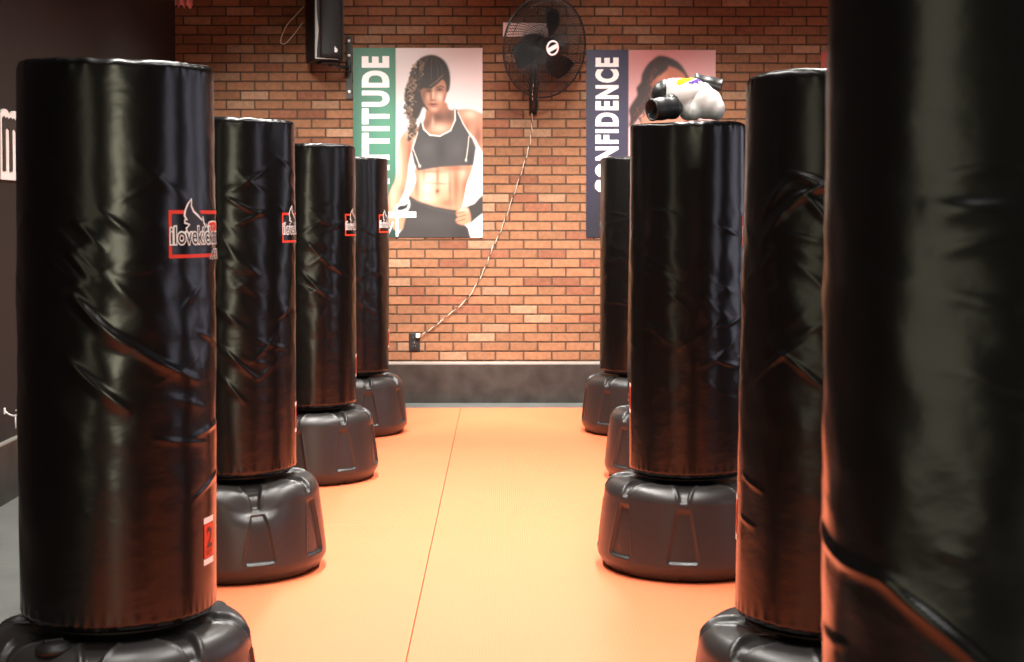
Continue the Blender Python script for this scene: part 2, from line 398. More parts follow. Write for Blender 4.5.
def wrap(name, layers, cov, th0, z0, parent, mats):
    V = []; F = []; I = []
    for v, f, mi, off in layers:
        bm = bmesh.new(); vs = [bm.verts.new((p[0], p[1], 0)) for p in v]
        for q in f:
            try: bm.faces.new([vs[k] for k in q])
            except ValueError: pass
        bmesh.ops.triangulate(bm, faces=[q for q in bm.faces if len(q.verts) > 4])
        lo, hi = v.min(0), v.max(0)
        for ax in (0, 1):
            x = math.floor(lo[ax] / .006) * .006
            while x < hi[ax]:
                if x > lo[ax] + 1e-4:
                    bmesh.ops.bisect_plane(bm, geom=bm.verts[:] + bm.edges[:] + bm.faces[:], plane_co=(x, x, 0), plane_no=(1, 0, 0) if ax == 0 else (0, 1, 0))
                x += .006
        bm.verts.index_update(); n = len(V)
        P = np.array([tuple(q.co) for q in bm.verts]); th = th0 + P[:, 0] / BR; z = z0 + P[:, 1]; r = cov.radius(th, z) + off
        V += list(zip(r * np.sin(th), -r * np.cos(th), z))
        for q in bm.faces:
            idx = [n + x.index for x in q.verts]
            if q.normal.z < 0 or (q.normal.z == 0 and q.calc_area() == 0): idx = idx[::-1]
            F.append(idx); I.append(mi)
        bm.free()
    return meshobj(name, V, F, mats, parent, idx=I)

GB = 'free-standing punching bags on the orange mat'
def punching_bag(x, y, label, cov, phase, logo, tagang, cap, dent=None, drop=0.0, tilt=(0, 0), res=(200, 230), logo_z=1.30, tag_z=.585, fat=1.0):
    root = empty('punching_bag', (x, y, 0)); tag(root, label, 'punching bag', GB)
    c = build_cover(cov, root, *res); c.rotation_euler = (tilt[0], tilt[1], 0); c.scale = (fat, fat, 1); c.location.z = -drop
    if logo is not None: wrap('logo_print', LOGO, cov, logo, logo_z, c, [RED, WHITE, INK])
    if tagang is not None: wrap('warning_label', LABEL, cov, tagang, tag_z, c, [RED, WHITE, INK])
    bm = bmesh.new(); lathe(bm, [(.19, .3675), (.198, .3675), (.205, .3695), (.205, .3755), (.19, .3755)], 96); lathe(bm, [(.115, .345), (.115, .3695)], 48)
    nk = bmobj('neck', bm, NECK, root, True); nk.location.z = -drop
    me = base_mesh(dent - phase) if dent is not None else BASE_ME
    b = link(bpy.data.objects.new('base', me), root); b.rotation_euler = (0, 0, phase); b.scale.z = 1 - drop / .36
    if cap is not None:
        bm = bmesh.new(); r = .262; M = Matrix.Translation((r * math.sin(cap), -r * math.cos(cap), .343))
        lathe(bm, [(.040, 0), (.041, .010), (.038, .0145), (.033, .0150), (.030, .022), (.012, .0235), (0, .0235)], 28, M)
        box(bm, M @ Vector((0, 0, .026)), (.044, .010, .009), Matrix.Rotation(.5, 3, 'Z'), .002)
        # cap hangs on the base by its thread: a sub-part of the base
        o = bmobj('filler_cap', bm, NECK, b, False); o.rotation_euler = (0, 0, -phase)
    return root, c
D = R_
def ang(px, cx, rp): return math.asin(max(-1, min(1, (px - cx) / rp)))
class Spot:                                  # photo pixel -> (angle, height) on a bag's near face
    def __init__(s, x, y): s.x, s.y = x, y; s.d = math.hypot(x, y); s.a = math.atan2(-x, y)
    def __call__(s, px, py):
        lo, hi = -PI / 2, PI / 2
        best = None
        for k in range(721):
            ph = -PI / 2 + PI * k / 720; th = ph + s.a
            X, Y = s.x + BR * math.sin(th), s.y - BR * math.cos(th)
            e = abs((X / Y) - (at(px, py, 1.0).x))
            if best is None or e < best[0]: best = (e, th, Y)
        return best[1], at(px, py, best[2]).z
def creases(cov, sp, rows):
    for (x0, y0, x1, y1, w, h) in rows:
        a, b = sp(x0, y0), sp(x1, y1); cov.add(a[0], a[1], b[0], b[1], w * .62, h * .55)
    return cov

POS = {'L1': (-.938, 3.66), 'L2': (-1.02, 5.72), 'L3': (-.985, 7.72), 'L4': (-.937, 9.34),
       'R1': (.620, 1.78), 'R2': (.805, 3.68), 'R3': (.712, 5.75), 'R4': (.875, 7.72), 'R5': (.842, 9.36)}
s = Spot(*POS['L1']); c = creases(Cover(11, 16, 1.22, .16, .8), s, [
    (66, 297, 134, 346, .018, .017), (112, 328, 198, 386, .016, .012), (58, 360, 136, 408, .018, .012), (70, 222, 110, 248, .012, .005), (92, 205, 140, 232, .012, .004),
    (60, 250, 95, 280, .013, .005), (110, 270, 160, 262, .012, .003), (195, 330, 216, 356, .008, .006), (188, 438, 218, 424, .008, .007), (150, 432, 205, 446, .009, .004), (190, 500, 216, 470, .008, .006)])
punching_bag(*POS['L1'], 'large punching bag nearest on the left, black wall sign lettering beside it', c, D(33) + D(14) - D(0), D(43.5), D(77), D(-34) + D(14), res=(320, 300), tag_z=.56, tilt=(0, .001), fat=1.012)
s = Spot(*POS['L2']); c = creases(Cover(23, 18, 1.25, .2, .9), s, [
    (222, 196, 272, 214, .012, .007), (232, 224, 268, 205, .011, .006), (240, 180, 262, 168, .012, .003), (218, 345, 262, 378, .012, .007), (216, 372, 250, 402, .012, .005), (255, 335, 290, 352, .012, .004), (270, 320, 293, 306, .010, .005)])
punching_bag(*POS['L2'], 'second punching bag in the left row, its base dented under a pushed-in shoulder', c, D(15) + D(10), D(60), D(95), D(170), dent=D(24), res=(240, 260), tag_z=.575)
s = Spot(*POS['L3']); c = creases(Cover(31, 18, 1.22, .2, .8), s, [
    (304, 241, 350, 281, .012, .008), (297, 270, 335, 298, .012, .007), (312, 214, 345, 228, .012, .005), (318, 232, 352, 214, .011, .005), (320, 196, 340, 206, .012, .003)])
punching_bag(*POS['L3'], 'third punching bag in the left row, between the dented one and the farthest', c, D(31) + D(7), D(56), D(96), D(190), res=(200, 230), tag_z=.575)
s = Spot(*POS['L4']); c = creases(Cover(47, 16, 1.15, .22, .8), s, [(362, 225, 383, 240, .012, .005), (364, 262, 385, 280, .012, .005), (360, 300, 384, 318, .012, .004)])
punching_bag(*POS['L4'], 'farthest punching bag in the left row, below the green titled poster', c, D(18) + D(6), D(52), D(88), D(160), res=(180, 200))
s = Spot(*POS['R1']); c = creases(Cover(53, 10, 1.28, .1, .8, .7), s, [
    (822, 508, 905, 594, .010, .012), (876, 568, 990, 684, .012, .014), (930, 190, 1024, 172, .012, .003), (925, 262, 1020, 246, .012, .004), (930, 300, 1020, 322, .012, .004), (940, 222, 1024, 214, .012, .003), (930, 555, 980, 575, .010, .003), (820, 610, 850, 640, .010, .006), (835, 275, 930, 290, .014, .003)])
punching_bag(*POS['R1'], 'huge punching bag nearest the camera, cropped by the right edge', c, D(10), D(-205), D(-130), D(150), res=(360, 330))
s = Spot(*POS['R2']); c = creases(Cover(67, 8, 1.2, .15, .8), s, [
    (750, 212, 788, 168, .015, .009), (774, 164, 832, 186, .016, .010), (760, 218, 804, 186, .015, .008), (792, 186, 832, 226, .017, .011), (750, 238, 780, 204, .015, .008), (776, 196, 830, 176, .014, .008), (758, 222, 818, 238, .012, .004), (752, 262, 772, 240, .010, .005),
    (740, 374, 804, 336, .012, .006), (758, 330, 826, 388, .012, .006), (738, 460, 760, 486, .008, .005), (736, 500, 752, 520, .008, .004)])
punching_bag(*POS['R2'], 'punching bag between the huge nearest bag and the one carrying gloves', c, D(-13) + D(3), D(-182), D(-96.5), D(170), res=(300, 300), tag_z=.62, tilt=(0, .014), drop=.024)
s = Spot(*POS['R3']); c = creases(Cover(71, 14, 1.1, .25, .8), s, [
    (716, 218, 744, 232, .010, .006), (636, 206, 680, 214, .012, .004), (640, 250, 668, 270, .012, .003), (716, 322, 744, 312, .009, .005), (712, 352, 742, 362, .010, .005), (634, 320, 668, 332, .012, .003)])
punching_bag(*POS['R3'], 'punching bag with white boxing gloves lying on its top', c, D(-7) - D(2), D(57), D(-86), D(170), res=(260, 260), tag_z=.66, fat=.965, drop=.012)
punching_bag(*POS['R4'], 'punching bag mostly hidden behind the one carrying gloves', Cover(83, 16, 1.1, .25, .8), D(-55), D(-180), D(-110), D(170), res=(160, 200), tilt=(0, .010))
s = Spot(*POS['R5']); c = creases(Cover(97, 8, 1.1, .25, .8), s, [(603, 210, 630, 218, .010, .007), (603, 226, 630, 221, .010, .006), (602, 264, 630, 260, .010, .007), (602, 300, 630, 306, .010, .006), (602, 280, 622, 274, .010, .004)])
punching_bag(*POS['R5'], 'farthest punching bag in the right row, below the purple titled poster', c, D(-40), D(-158), D(-97), D(170), res=(180, 200), tag_z=.60)

# ------------------------------------------------------------------ posters
class Canvas:
    def __init__(s, x0, x1, y0, y1, nx, ny):
        s.x0, s.x1, s.y0, s.y1, s.nx, s.ny = x0, x1, y0, y1, nx, ny
        xs = x0 + (np.arange(nx) + .5) / nx * (x1 - x0); ys = y0 + (np.arange(ny) + .5) / ny * (y1 - y0)
        s.X, s.Y = np.meshgrid(xs, ys); s.C = np.ones((ny, nx, 3))
    def put(s, m, col):
        col = np.array(srgb(*col)) if len(col) == 3 else col
        s.C = s.C * (1 - m[..., None]) + col * m[..., None]
    def mask(s, pts, soft=0):
        m = np.zeros(s.X.shape); P = list(pts)
        sx, sy = (s.x1 - s.x0) / s.nx, (s.y1 - s.y0) / s.ny
        for ox in (-.25, .25):
            for oy in (-.25, .25):
                X, Y = s.X + ox * sx, s.Y + oy * sy; ins = np.zeros(X.shape, bool)
                for i in range(len(P)):
                    (xa, ya), (xb, yb) = P[i], P[i - 1]
                    if ya == yb: continue
                    ins ^= ((ya > Y) != (yb > Y)) & (X < (xb - xa) * (Y - ya) / (yb - ya) + xa)
                m += ins * .25
        if soft:
            k = max(1, int(round(soft / sx)))
            for _ in range(2):
                for ax in (0, 1):
                    mp = np.pad(m, [(k, k) if a == ax else (0, 0) for a in (0, 1)], mode='edge'); cs = np.cumsum(mp, ax)
                    z = np.zeros_like(np.take(cs, [0], ax)); cs = np.concatenate([z, cs], ax); n = m.shape[ax]
                    m = (np.take(cs, range(2 * k + 1, 2 * k + 1 + n), ax) - np.take(cs, range(0, n), ax)) / (2 * k + 1)
        return m
    def poly(s, pts, col, soft=0, a=1.0, clip=None):
        m = s.mask(pts, soft) * a
        if clip is not None: m = m * clip
        s.put(m, col)
    def sm(s, pts, col, soft=0, a=1.0, clip=None):            # smooth closed outline
        P = [Vector((*p, 0)) for p in pts]; n = len(P); out = []
        for i in range(n):
            a0, b, c_, d = P[i - 1], P[i], P[(i + 1) % n], P[(i + 2) % n]
            for k in range(5):
                t = k / 5; q = .5 * ((2 * b) + (c_ - a0) * t + (2 * a0 - 5 * b + 4 * c_ - d) * t * t + (3 * b - a0 - 3 * c_ + d) * t ** 3); out.append((q.x, q.y))
        s.poly(out, col, soft, a, clip); return out
    def blob(s, x, y, rx, ry, col, a=1.0, clip=None, p=1.0):
        m = np.exp(-(((s.X - x) / rx) ** 2 + ((s.Y - y) / ry) ** 2) ** p) * a
        if clip is not None: m = m * clip
        s.put(m, col)
    def line(s, pts, w, col, a=1.0, soft=.35):
        for (xa, ya), (xb, yb) in zip(pts[:-1], pts[1:]):
            dx, dy = xb - xa, yb - ya; L2 = dx * dx + dy * dy + 1e-9
            t = np.clip(((s.X - xa) * dx + (s.Y - ya) * dy) / L2, 0, 1)
            d = np.hypot(s.X - xa - t * dx, s.Y - ya - t * dy); s.put(np.clip((w / 2 + soft - d) / (2 * soft), 0, 1) * a, col)
    def board(s, name, Y, label):
        """the printed board on the wall, at the real size the canvas covers"""
        P0, P1 = at(s.x0, s.y1, Y), at(s.x1, s.y0, Y); nx, ny, t = s.nx, s.ny, .0083
        gx = np.linspace(P0.x, P1.x, nx + 1); gz = np.linspace(P1.z, P0.z, ny + 1)
        XX, ZZ = np.meshgrid(gx, gz); V = np.stack([XX.ravel(), np.full(XX.size, Y), ZZ.ravel()], 1); W = nx + 1
        j, i = np.meshgrid(np.arange(ny), np.arange(nx), indexing='ij'); a = (j * W + i).ravel()
        F = np.stack([a, a + W, a + W + 1, a + 1], 1).tolist(); n = len(V)
        V = V.tolist() + [(P0.x, Y + t, P0.z), (P1.x, Y + t, P0.z), (P1.x, Y + t, P1.z), (P0.x, Y + t, P1.z), (P0.x, Y, P0.z), (P1.x, Y, P0.z), (P1.x, Y, P1.z), (P0.x, Y, P1.z)]
        F += [[n, n + 1, n + 5, n + 4][::-1], [n + 1, n + 2, n + 6, n + 5][::-1], [n + 2, n + 3, n + 7, n + 6][::-1], [n + 3, n, n + 4, n + 7][::-1], [n, n + 1, n + 2, n + 3]]
        o = meshobj(name, V, F, [POSTER, CARDE], idx=[0] * (nx * ny) + [1] * 5)
        at_ = o.data.attributes.new('ink', 'FLOAT_COLOR', 'FACE')
        col = np.concatenate([np.concatenate([s.C.reshape(-1, 3) ** 1.3 * .60, np.ones((nx * ny, 1))], 1), np.full((5, 4), .6)]).astype(np.float32)
        at_.data.foreach_set('color', col.ravel()); return tag(o, label, 'poster', 'posters on the brick wall')
def title(txt, off, px0, px1, py0, py1, Y, parent, m):
    """letters run bottom to top: letter right -> up, letter top -> left"""
    v, f = text2d(txt, off + .018, space=1.2)
    A, B = at(px0, py1, Y), at(px1, py0, Y)
    v = fit(v, 0, 1, 0, 1)
    V = [(B.x + (A.x - B.x) * b, Y, A.z + (B.z - A.z) * a) for a, b in v]
    F = [q for q in f]
    o = meshobj('title_lettering', V, F, m, parent); return o
PY = WY - .010
# --- ATTITUDE
cv = Canvas(353.5, 482.5, 48, 237.5, 232, 340)
cv.put(np.ones(cv.X.shape), (252, 244, 242)); cv.blob(486, 60, 40, 60, (244, 214, 212), .8); cv.blob(440, 230, 60, 60, (255, 255, 255), .8)
cv.poly([(353.5, 48), (396, 48), (396, 237.5), (353.5, 237.5)], (96, 156, 132)); band = cv.mask([(353.5, 48), (396, 48), (396, 237.5), (353.5, 237.5)])
cv.blob(353, 130, 9, 90, (58, 122, 98), .8, band); cv.blob(385, 110, 14, 40, (120, 190, 160), .6, band); cv.blob(375, 245, 60, 60, (44, 62, 60), .95, band)
SK, SKS, SKD, SKH = (214, 160, 132), (166, 108, 84), (112, 70, 56), (250, 220, 198)
arm = [(413, 127), (405, 132), (400, 139), (398, 150), (397.5, 165), (395, 180), (390, 191.5), (387, 205), (388, 219), (395, 230), (403, 229), (407, 221), (404, 208), (400, 202), (405, 190), (407.5, 177), (408.5, 165), (411, 152), (414, 140), (420, 128)]
ap = cv.sm(arm, SK, .4); am = cv.mask(ap)
cv.blob(399, 165, 3.5, 30, SKH, .8, am); cv.blob(410, 158, 3, 22, SKS, .9, am); cv.blob(402, 193, 4, 10, SKS, .5, am); cv.blob(393, 195, 3, 14, SKH, .6, am); cv.blob(409, 133, 6, 5, SKH, .5, am)
rsh = [(456, 110.5), (463, 109), (470.7, 109.3), (478, 112), (484, 118), (484, 150), (479, 146), (475.5, 139), (468, 130), (463, 123), (458, 115)]
rp = cv.sm(rsh, SK, .4); rm = cv.mask(rp); cv.blob(470, 114, 7, 5, SKH, .8, rm); cv.blob(478, 136, 4, 10, SKS, .9, rm); cv.blob(466, 127, 4, 8, SKS, .6, rm)
tor = [(416.6, 166), (416, 180), (412.4, 190), (409, 197), (418, 202), (433, 207), (448, 210), (459, 211.5), (463, 203), (466.4, 184), (471.8, 163), (445, 160)]
tp = cv.sm(tor, (222, 172, 144), .4); tm = cv.mask(tp)
for x, y, rx, ry, c_, a in [(427, 186, 7, 13, SKH, .9), (432, 176, 6, 7, SKH, .6), (445, 180, 6, 9, SKH, .5), (456, 186, 3.5, 20, SKS, .75), (466, 186, 5, 22, SKS, .9), (463, 172, 4, 8, SKH, .5), (437.5, 176, 1.6, 12, SKS, .7),
                            (437.4, 191, 1.9, 2.3, SKD, .9), (450, 188, 1.8, 16, SKS, .6), (424, 176, 1.5, 8, SKS, .4), (447, 203, 8, 5, SKS, .6), (428, 199, 8, 3, SKH, .5), (430, 171, 14, 2.2, SKS, .55), (455, 168, 14, 2.6, SKS, .7), (417, 186, 2.5, 14, SKS, .6), (441, 183.5, 6, 1.1, SKS, .5), (431, 183, 5, 1.0, SKS, .4)]: cv.blob(x, y, rx, ry, c_, a, tm)
neck = [(428, 108), (425, 118), (423, 126), (430, 137), (446, 136.5), (454, 128), (456.5, 112), (449, 109), (445, 102)]
npth = cv.sm(neck, (196, 142, 114), .4); nm = cv.mask(npth)
cv.blob(438, 117, 9, 6, (120, 80, 64), .9, nm); cv.blob(450, 116, 6, 7, (110, 78, 66), .75, nm); cv.blob(427, 124, 4, 6, (126, 88, 72), .8, nm); cv.blob(440, 128, 9, 5, SKH, .7, nm); cv.blob(433, 122, 1.5, 6, SKH, .4, nm)
bra = [(453.5, 108.5), (454.8, 119.8), (450, 130), (440, 135.2), (430, 134.2), (424, 128.5), (422.3, 120), (419.8, 123), (415.9, 136.5), (411.8, 151.4), (414, 163), (417.8, 170.5), (440, 166.8), (473.2, 165), (476, 147), (471.6, 136.5), (463, 123.5), (457.2, 109.5)]
cv.poly(bra, (92, 88, 88), .3); bmk = cv.mask(bra); cv.blob(428, 148, 8, 8, (112, 108, 108), .6, bmk); cv.blob(457, 148, 9, 9, (110, 106, 106), .6, bmk); cv.blob(441, 150, 5, 14, (70, 66, 66), .6, bmk); cv.blob(470, 158, 6, 10, (66, 62, 62), .6, bmk)
cv.line([(455, 110), (455.2, 119.8), (450.5, 130.3), (440, 135.8), (430, 134.8), (423.8, 128.8), (422, 121)], 1.5, (246, 236, 228))
cv.line([(458, 112), (463.6, 124), (471.5, 137)], 1.2, (238, 226, 218)); cv.line([(469, 136), (467.5, 150), (466, 160)], .9, (232, 222, 214)); cv.line([(418, 132), (413, 148), (419.5, 165.5)], .9, (232, 222, 214))
cv.blob(466, 160, 1, 1.4, (240, 232, 224)); cv.blob(419.8, 166, 1.2, 1.4, (240, 232, 224))
pants = [(409.5, 195.5), (418, 200.8), (433, 205.8), (448, 208.8), (458, 210.3), (462, 222), (468, 228), (470.5, 237.5), (395, 237.5), (403, 228), (407, 212), (406, 203)]
cv.poly(pants, (84, 80, 80), .3); pm = cv.mask(pants); cv.blob(430, 220, 22, 8, (100, 96, 95), .6, pm); cv.blob(462, 234, 10, 10, (62, 58, 58), .6, pm); cv.line([(411, 199.5), (433, 209), (456, 213.5)], .8, (112, 108, 106), .7)
cv.poly([(465, 207), (474, 203.5), (479, 198), (483, 194.5), (483, 213), (476, 218.5), (470.5, 223.5)], (78, 75, 74), .3)
hp = cv.sm([(457.5, 210), (463, 207), (467, 206.8), (470, 213), (470.5, 222), (464, 225), (457, 223), (455.5, 219.5), (457.5, 217), (455.8, 214)], SK, .3); hm = cv.mask(hp)
cv.blob(464, 210, 4, 2, SKH, .8, hm)
for y in (212.6, 216.6, 220.6): cv.line([(456, y + 1), (465, y - 1.5)], .9, SKD, .7)
# hair and face
hair = [(431.4, 54.8), (422.3, 57.2), (416.3, 62.7), (411.7, 70.2), (408.7, 80.8), (405.5, 89.9), (404.7, 98.9), (407.6, 107), (406, 113), (410, 120), (409, 130.7), (407.6, 140.5), (412, 139), (416.6, 131), (415, 123), (419.6, 116), (423.5, 107), (428, 110), (440, 106), (447, 93), (449.4, 89), (450.2, 78), (448.8, 68.7), (445, 61.2), (438.9, 56.6)]
hp_ = cv.sm(hair, (78, 62, 54), .35); hmk = cv.mask(hp_)
face = [(421.4, 84), (421.2, 92), (422.8, 99), (425.8, 105.5), (430, 110.6), (434.6, 112.4), (438.6, 110.6), (443.4, 104), (446.2, 95), (446.2, 84), (440, 78), (428, 80)]
fp = cv.sm(face, (206, 152, 124), .3); fm = cv.mask(fp)
for x, y, rx, ry, c_, a in [(424, 95, 3, 10, (150, 104, 84), .8), (440, 97, 4, 5, SKH, .9), (428.5, 97, 2.5, 4, (236, 196, 172), .7), (433.4, 94, 1.3, 7, SKH, .8), (431, 96, 1.1, 5, SKS, .7), (434, 108.5, 3, 2, SKH, .6), (445, 100, 2.2, 7, SKS, .8),
                            (429, 90.5, 3.4, 1.8, (84, 58, 48), .9), (439.6, 89.5, 3.6, 1.8, (84, 58, 48), .9), (433, 100, 2.5, .9, (140, 90, 76), .8), (433, 104.4, 3.9, 1.15, (150, 76, 70), .95), (433, 103.9, 3.4, .45, (96, 50, 46), .8), (433.5, 106.7, 2.4, .7, SKS, .7)]: cv.blob(x, y, rx, ry, c_, a, fm)
cv.line([(426, 88.3), (429, 87.2), (432, 88)], .9, (70, 50, 42), .9); cv.line([(437, 87.3), (440.5, 86), (444, 87.2)], .9, (70, 50, 42), .9)
cv.sm([(420, 90), (424, 88), (431, 88.5), (438, 83.5), (443, 79), (446.2, 83), (447, 92), (449.6, 84), (447, 68), (434, 62), (422, 68), (418, 80)], (74, 58, 50), .4)
rr = random.Random(3)
for k in range(70):                                            # curls and strands
    t = rr.random(); y0 = 60 + 72 * t; xl = 416 - 10 * math.sin(min(1, t * 1.5) * PI * .5) + (4 if t > .75 else 0); x0 = xl + rr.uniform(-1, 9 if t < .6 else 5)
    ln = rr.uniform(4, 10); pts = [(x0 + 1.9 * math.sin(q * .9 + k), y0 + ln * q / 9) for q in range(10)]
    cv.line(pts, rr.uniform(.8, 1.6), rr.choice([(168, 138, 112), (206, 178, 150), (44, 34, 30), (128, 102, 84), (90, 70, 58)]), .5)
for k in range(12):
    x = 421 + k * 2.1; cv.line([(433 + (x - 433) * .5, 58), (x, 68), (x + (x - 433) * .12, 80)], .7, rr.choice([(120, 98, 84), (56, 44, 38), (140, 116, 98)]), .6)
cv.line([(430, 86), (437, 81), (443, 75)], 1.0, (168, 140, 118), .7)
# corner emblem: dark flame with white outline, white lettered bar, white strokes
cv.sm([(394, 212), (396, 206), (400, 203), (405, 203.5), (408.5, 199), (410, 205), (407, 211), (400, 213)], (250, 248, 246), .2); cv.sm([(397, 208.5), (400, 205.5), (405, 205), (408, 202.5), (407.5, 207), (404, 209.5), (399, 210.5)], (44, 46, 46), .2)
cv.poly([(386, 211.8), (416, 211.5), (416, 217.3), (386, 217.8)], (250, 246, 244)); cv.line([(389, 214.6), (414, 214.4)], 1.3, (226, 178, 164), .8)
cv.poly([(395.8, 216), (398.2, 216), (398.2, 236.5), (395.8, 236.5)], (248, 246, 244)); cv.line([(387.4, 236), (390.5, 229), (393, 222)], 1.3, (240, 238, 236)); cv.line([(388, 219), (389, 226)], 1.2, (240, 238, 236))
po = cv.board('poster', PY, 'poster with green title strip and woman in dark sports top')
title('ATTITUDE', .035, 362, 389.5, 56, 184, PY - .0008, po, WHITE)
# --- CONFIDENCE
cv = Canvas(586, 715.8, 50, 237.5, 170, 248)
cv.put(np.ones(cv.X.shape), (240, 200, 198)); cv.blob(670, 40, 90, 60, (226, 150, 148), .8); cv.blob(670, 240, 70, 90, (255, 250, 248), .9)
bd = [(586, 50), (628.5, 50), (628.5, 237.5), (586, 237.5)]; cv.poly(bd, (72, 62, 104)); band = cv.mask(bd)
cv.blob(607, 250, 60, 95, (44, 44, 50), .95, band); cv.blob(588, 100, 6, 90, (48, 40, 78), .7, band)
body = [(646, 112), (640, 122), (632, 140), (630, 165), (636, 190), (650, 200), (650, 237.5), (700, 237.5), (700, 195), (712, 175), (708, 140), (696, 122), (684, 112)]
cv.sm(body, (222, 160, 132), .5)
hairb = [(661.4, 55.6), (652, 60), (646.3, 66), (642, 74), (640.6, 82), (636.5, 88), (637, 95), (632, 103), (628.8, 110), (630, 118), (629, 127), (634, 124), (640, 116), (647, 108), (652, 100), (672, 108), (690, 108), (697, 122), (700, 108), (694, 92), (688, 76), (678, 62)]
cv.sm(hairb, (74, 34, 28), .35)
fc = cv.sm([(653, 74), (651, 84), (653, 97), (660, 108), (668, 113), (676, 108), (684, 97), (686, 84), (684, 74), (668, 66)], (214, 138, 108), .35); fm = cv.mask(fc)
for x, y, rx, ry, c_, a in [(661, 86, 4, 1.6, (60, 34, 30), .9), (676, 86, 4, 1.6, (60, 34, 30), .9), (668, 94, 1.6, 4, (176, 104, 82), .7), (668, 102, 5, 1.5, (160, 60, 56), .9), (655, 90, 3, 12, (178, 108, 84), .7), (663, 80, 5, 8, (238, 172, 140), .6)]: cv.blob(x, y, rx, ry, c_, a, fm)
cv.sm([(652, 80), (658, 76), (668, 68), (662, 60), (652, 66)], (78, 36, 30), .3)
cv.sm([(648, 140), (668, 150), (690, 140), (700, 150), (698, 178), (668, 184), (642, 178), (641, 152)], (70, 58, 100), .4)
cv.sm([(646, 205), (668, 212), (698, 205), (702, 240), (644, 240)], (60, 54, 70), .4)
for k in range(30):
    t = rr.random(); y0 = 60 + 60 * t; x0 = 656 - 22 * t + rr.uniform(-3, 8); pts = [(x0 + 1.6 * math.sin(q * .9 + k) - q * .25, y0 + q * 1.1) for q in range(10)]
    cv.line(pts, rr.uniform(.6, 1), rr.choice([(112, 58, 46), (50, 24, 22), (140, 78, 62)]), .6)
po = cv.board('poster', PY, 'poster with purple title strip and long-haired woman')
title('CONFIDENCE', .03, 595, 619, 57.5, 193.5, PY - .0008, po, WHITE)
# --- third board, only its upper left corner shows
cv = Canvas(820, 949, 52, 239, 86, 124); cv.put(np.ones(cv.X.shape), (250, 235, 232)); cv.poly([(820, 52), (862, 52), (862, 239), (820, 239)], (214, 92, 72))
sh = lambda P: [(x + 234, y + 2) for x, y in P]
cv.sm(sh(body), SK, .5); cv.sm(sh([(648, 140), (668, 150), (690, 140), (700, 150), (698, 178), (668, 184), (642, 178), (641, 152)]), (90, 84, 84), .4); cv.sm(sh([(646, 205), (668, 212), (698, 205), (702, 240), (644, 240)]), (70, 66, 66), .4)
cv.sm(sh([(650, 68), (646, 90), (648, 112), (656, 104), (680, 104), (690, 112), (692, 88), (686, 66), (668, 56)]), (58, 44, 38), .4); cv.sm(sh([(655, 78), (654, 92), (661, 106), (668, 111), (675, 106), (683, 92), (682, 78), (668, 70)]), (206, 152, 124), .4)
for x, y, rx, ry, c_ in ((895, 89, 3.5, 1.5, (84, 58, 48)), (909, 89, 3.5, 1.5, (84, 58, 48)), (902, 104, 4, 1.3, (150, 76, 70)), (902, 97, 1.4, 3, SKS)): cv.blob(x, y, rx, ry, c_, .9)
po = cv.board('poster', PY, 'poster with red title strip peeking out beside the huge nearest bag')
title('E', .03, 828.5, 855, 59, 72, PY - .0008, po, WHITE)

# ------------------------------------------------------------------ wall fan
FC = at(545, 47, 10.45); fan = empty('wall_fan', (at(533, 90, WY).x, WY, at(533, 112, WY).z)); tag(fan, 'black caged wall fan with round badge, high on the brick wall', 'fan')
inv = Matrix.Translation(-Vector(fan.location))
FM = inv @ Matrix.Translation(FC) @ Matrix.Rotation(R_(35), 4, 'Z') @ Matrix.Rotation(R_(10), 4, 'X') @ Matrix.Rotation(PI / 2, 4, 'X')   # local +z = blowing direction (-Y)
CR = .352
bm = bmesh.new()
def cage_r(t): return t * CR
for front in (0, 1):
    zf = .078 if front else -.075
    for k in range(96):
        a = 2 * PI * k / 96 + (0 if front else .04); pts = []
        for i in range(9):
            t = .16 + .84 * i / 8; z = zf * math.sqrt(max(0, 1 - ((t - .1) / .9) ** 2.6)) if t > .1 else zf
            aa = a + (.5 * (t - .16) if front else -.4 * (t - .16)); pts.append((CR * t * math.cos(aa), CR * t * math.sin(aa), z))
        tube(bm, pts, .0021, 4, False)
    for t in (.42, .70, .90):
        z = zf * math.sqrt(max(0, 1 - ((t - .1) / .9) ** 2.6)); tube(bm, [(CR * t * math.cos(a), CR * t * math.sin(a), z) for a in np.linspace(0, 2 * PI, 61)], .0017, 4, False)
tube(bm, [(CR * math.cos(a), CR * math.sin(a), 0) for a in np.linspace(0, 2 * PI, 73)], .006, 6, False)
bmesh.ops.transform(bm, matrix=FM, verts=bm.verts); bmobj('cage', bm, BLACKM, fan, True)
for k in range(3):
    bm = bmesh.new(); g = []
    for i in range(9):
        t = i / 8; r = .055 + .215 * t; w = (.30 + .62 * math.sin(PI * (.15 + .70 * t))) * .95; row = []
        for j in range(7):
            q = j / 6 - .5; a = 2 * PI * k / 3 + 1.2 + w * q + .25 * t; row.append(bm.verts.new((r * math.cos(a), r * math.sin(a), .055 * q * (1.2 - .5 * t) + .01 * (1 - 4 * q * q))))
        g.append(row)
    for i in range(8):
        for j in range(6): bm.faces.new((g[i][j], g[i][j + 1], g[i + 1][j + 1], g[i + 1][j]))
    bmesh.ops.solidify(bm, geom=bm.faces[:], thickness=.003); bmesh.ops.transform(bm, matrix=FM, verts=bm.verts); bmobj('blade', bm, BLACKP, fan, True)
bm = bmesh.new(); lathe(bm, [(.0, -.03), (.05, -.03), (.058, -.02), (.058, .03), (.04, .045), (0, .048)], 28, FM); bmobj('hub', bm, BLACKP, fan, True)
